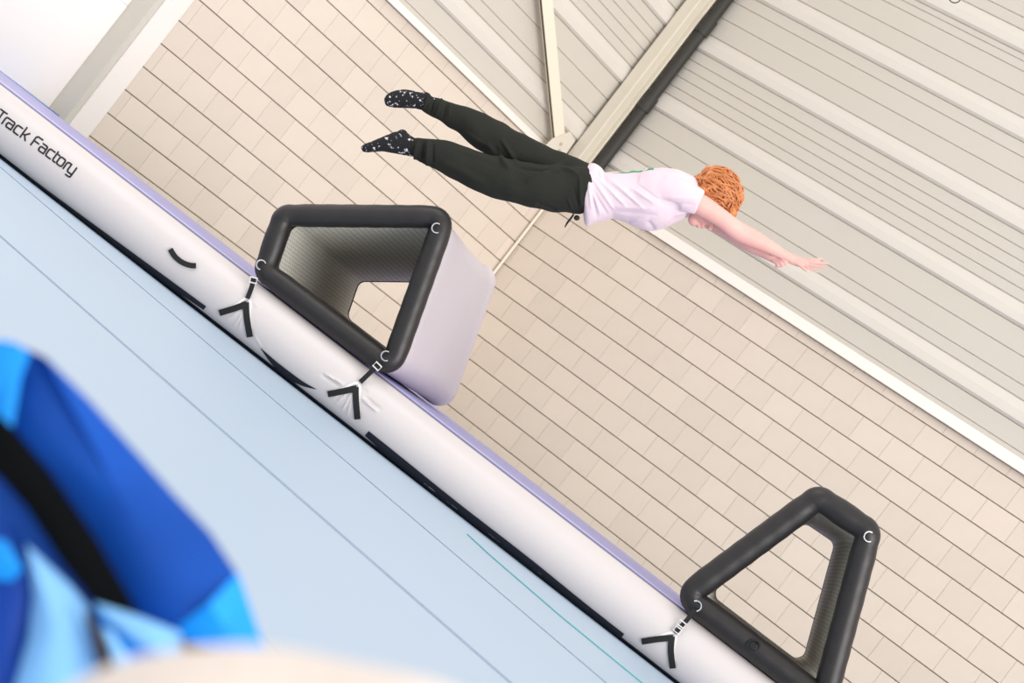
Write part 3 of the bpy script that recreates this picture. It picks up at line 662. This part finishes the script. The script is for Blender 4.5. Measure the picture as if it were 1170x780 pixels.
# hair: a cap and many wavy locks
hb = MB(); HC = (817.5, 221.5)
hr = np.array([27., 27.5, 22.])
cap = [ell(817, 220.5, 0, 26.5, 27.5, 21.5), ell(803, 212, 0, 13, 14, 16), ell(831, 232, 0, 13.5, 16, 17), ell(836, 242, 0, 6.5, 8.5, 13)]
# keep the cap off the face: cut by using only volumes above the face line
rs = random.Random(5)
def onhair(d):
    x, y, z = d; return (HC[0] + hr[0] * x, HC[1] - hr[1] * y, hr[2] * z)
hair = fused('hair', cap[1:] + [ell(818, 217.5, 0, 26.5, 26.5, 22)], .0045, M_hair, person, 2)
cnt = 0
while cnt < 560:
    d = np.array([rs.gauss(0, 1), rs.gauss(0, 1), rs.gauss(0, 1)]); d /= np.linalg.norm(d)
    if d[2] < -.5 and rs.random() < .7: continue
    if d[1] < -.35 and d[0] < .55: continue
    if d[0] < -.9: continue
    fl_ = np.array([.75, -.6, .0]) + np.array([rs.gauss(0, .36), rs.gauss(0, .36), rs.gauss(0, .36)])
    t = fl_ - d * (fl_ @ d); t /= np.linalg.norm(t); u = np.cross(d, t); L = rs.uniform(.45, .95); ph = rs.uniform(0, 6.3); am = rs.uniform(.03, .11); lift = rs.uniform(-.02, .17); pts = []
    for i in range(8):
        s = i / 7; q = d + t * (s - .3) * L + u * am * math.sin(ph + s * 5.5); q /= np.linalg.norm(q); k = 1.0 + lift * math.sin(s * 2.6) + .03
        x, y, z = onhair(q * k)
        if q[0] < -.35: y += 2
        pts.append(Q(x, y, z))
    V, Fc = tube(pts, [SP * r_ for r_ in (.8, 1.3, 1.6, 1.6, 1.5, 1.2, .8, .3)], 6, flat=.6); hb.add(V, Fc); cnt += 1
hb.build('hair_locks', M_hair, hair)
# ---------------------------------------------------------------- blurred bag in the lower left foreground
DB = 2.05
bag = empty('blue_bag', onz(-20, 700, ZM), 'crumpled bright blue bag with a wide black webbing strap, at lower left', 'bag')
def fab(n, c, **k): return mat(n, c, .55, spec=.25, bump=.15, bump_scale=25, **k)
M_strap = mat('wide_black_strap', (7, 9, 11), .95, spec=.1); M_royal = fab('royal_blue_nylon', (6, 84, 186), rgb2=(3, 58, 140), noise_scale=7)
M_blue_lit = fab('blue_nylon_lit', (20, 140, 228)); M_blue_bright_lit = fab('blue_nylon_bright_lit', (130, 188, 240)); M_blue_shade = fab('blue_nylon_shade', (10, 60, 150)); M_brown = mat('dark_brown_strap', (40, 32, 34), .8)  # lit and shaded tones of the bag's blue fabric, painted per panel
def sheet(name, pts, m, bulge=.006, th=.004, sub=5):
    """closed fabric panel from (px, py, depth) outline: gently bulged and given thickness"""
    pts = [np.array(p, float) for p in pts]; c = np.mean(pts, axis=0); k = len(pts); V = []; Fc = []
    for side_, dd in ((0, 0), (1, th)):
        b0 = len(V)
        for r_ in range(sub + 1):
            f = r_ / sub
            for i in range(k):
                p = c + (pts[i] - c) * f; q = P(p[0], p[1], p[2] + dd - bulge * (1 - f * f)); V.append(q)
        for r_ in range(sub):
            for i in range(k):
                a = b0 + r_ * k; Fc.append((a + i, a + (i + 1) % k, a + k + (i + 1) % k, a + k + i))
    h = len(V) // 2; a = sub * k
    for i in range(k): Fc.append((a + i, a + (i + 1) % k, h + a + (i + 1) % k, h + a + i))
    return ob(name, V, Fc, m, bag)
D = DB
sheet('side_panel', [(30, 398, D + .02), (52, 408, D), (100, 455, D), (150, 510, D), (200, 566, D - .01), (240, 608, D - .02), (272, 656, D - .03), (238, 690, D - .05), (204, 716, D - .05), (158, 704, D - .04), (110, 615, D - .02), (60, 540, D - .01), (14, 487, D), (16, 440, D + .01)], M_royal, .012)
sheet('top_fold', [(-40, 400, D), (0, 388, D), (20, 392, D), (34, 404, D), (24, 430, D - .01), (14, 490, D - .02), (-10, 540, D - .02), (-50, 560, D)], M_blue_lit, .01)
sheet('corner_panel', [(272, 654, D - .03), (288, 700, D - .03), (303, 744, D - .04), (262, 748, D - .05), (228, 758, D - .05), (203, 716, D - .05), (238, 690, D - .06)], M_blue_lit, .006)
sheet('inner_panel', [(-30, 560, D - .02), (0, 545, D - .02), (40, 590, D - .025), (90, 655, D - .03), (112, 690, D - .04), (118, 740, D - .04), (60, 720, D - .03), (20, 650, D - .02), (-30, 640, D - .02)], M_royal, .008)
sheet('fold', [(-30, 600, D - .04), (4, 600, D - .04), (30, 640, D - .05), (36, 690, D - .05), (22, 740, D - .05), (8, 790, D - .05), (-30, 790, D - .05)], M_blue_shade, .01)
sheet('fold', [(-20, 612, D - .06), (8, 618, D - .06), (26, 650, D - .065), (14, 664, D - .06), (-20, 660, D - .06)], M_blue_lit, .006)
sheet('fold', [(30, 622, D - .055), (50, 640, D - .055), (80, 668, D - .06), (103, 694, D - .06), (112, 740, D - .06), (124, 800, D - .06), (60, 810, D - .07), (12, 800, D - .06), (32, 730, D - .06), (38, 680, D - .06)], M_blue_bright_lit, .016)
sheet('fold', [(108, 688, D - .06), (160, 706, D - .06), (204, 722, D - .065), (216, 750, D - .07), (218, 800, D - .07), (170, 800, D - .07), (124, 800, D - .06)], M_blue_lit, .012)
sheet('fold', [(108, 688, D - .075), (160, 704, D - .08), (206, 722, D - .08), (216, 752, D - .085), (204, 762, D - .085), (160, 736, D - .085), (122, 706, D - .08)], M_blue_bright_lit, .006)
sheet('fold', [(112, 716, D - .08), (128, 720, D - .08), (156, 764, D - .08), (172, 800, D - .08), (138, 800, D - .08)], M_blue_bright_lit, .004)
sheet('webbing_strap', [(-30, 476, D - .05), (0, 474, D - .05), (14, 488, D - .05), (60, 545, D - .055), (108, 612, D - .06), (160, 702, D - .07), (134, 700, D - .07), (108, 690, D - .07), (70, 642, D - .06), (30, 580, D - .055), (0, 545, D - .05), (-30, 520, D - .05)], M_strap, .004)
sheet('strap_end', [(96, 696, D - .085), (108, 700, D - .085), (124, 740, D - .09), (138, 800, D - .09), (122, 800, D - .09), (108, 745, D - .09)], M_brown, .002)
sheet('strap_end', [(208, 730, D - .09), (232, 738, D - .09), (262, 746, D - .09), (244, 762, D - .09), (216, 770, D - .09)], M_brown, .002)
# back and base of the bag, standing on the mat
outl = [(-60, 400), (0, 392), (30, 398), (52, 410), (150, 514), (240, 612), (270, 658), (298, 742), (262, 752), (228, 762)]
fr_, bk = [P(x, y, D + .012) for x, y in outl], [P(x, y, D + .012) + fh * .16 - np.array([0, 0, .02]) for x, y in outl]
gl = [np.array([*p[:2], ZM + .003]) for p in fr_]; gb = [np.array([*p[:2], ZM + .003]) for p in bk]
k = len(outl); V = fr_ + bk + gl + gb
Fc = [(i, i + 1, k + i + 1, k + i) for i in range(k - 1)] + [(i, 2 * k + i, 2 * k + i + 1, i + 1) for i in range(k - 1)] + [(k + i, k + i + 1, 3 * k + i + 1, 3 * k + i) for i in range(k - 1)] + [(2 * k + i, 3 * k + i, 3 * k + i + 1, 2 * k + i + 1) for i in range(k - 1)] + [(0, k, 3 * k, 2 * k), (k - 1, 3 * k - 1, 4 * k - 1, 2 * k - 1)]
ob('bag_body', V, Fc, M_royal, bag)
# ---------------------------------------------------------------- blurred beige cushion right in front of the camera
DC = 1.25
ct = P(300, 1150, DC); cu = MB(); nu, nv = 48, 30
for i in range(nv + 1):
    a = math.pi * i / nv
    for j in range(nu):
        q = 2 * math.pi * j / nu; e = np.sign(math.cos(q)) * abs(math.cos(q)) ** .9
        v = RT * .2225 * math.sin(a) * e + UPV * .1870 * math.cos(a) + FW * .10 * math.sin(a) * math.sin(q)
        v = v * (1 + .05 * noise.noise(Vector(v * 14))); p = ct + v; p[2] = max(p[2], ZM + .002); cu.V.append(p)
for i in range(nv):
    for j in range(nu): cu.F.append((i * nu + j, i * nu + (j + 1) % nu, (i + 1) * nu + (j + 1) % nu, (i + 1) * nu + j))
o = cu.build('beige_cushion', mat('beige_wool', (230, 215, 204), .9, sheen=.2, bump=.3, bump_scale=90), None, loc=(ct[0], ct[1], ZM))
o['label'] = 'rounded beige cushion blurred at the bottom edge beside the blue bag'; o['category'] = 'cushion'
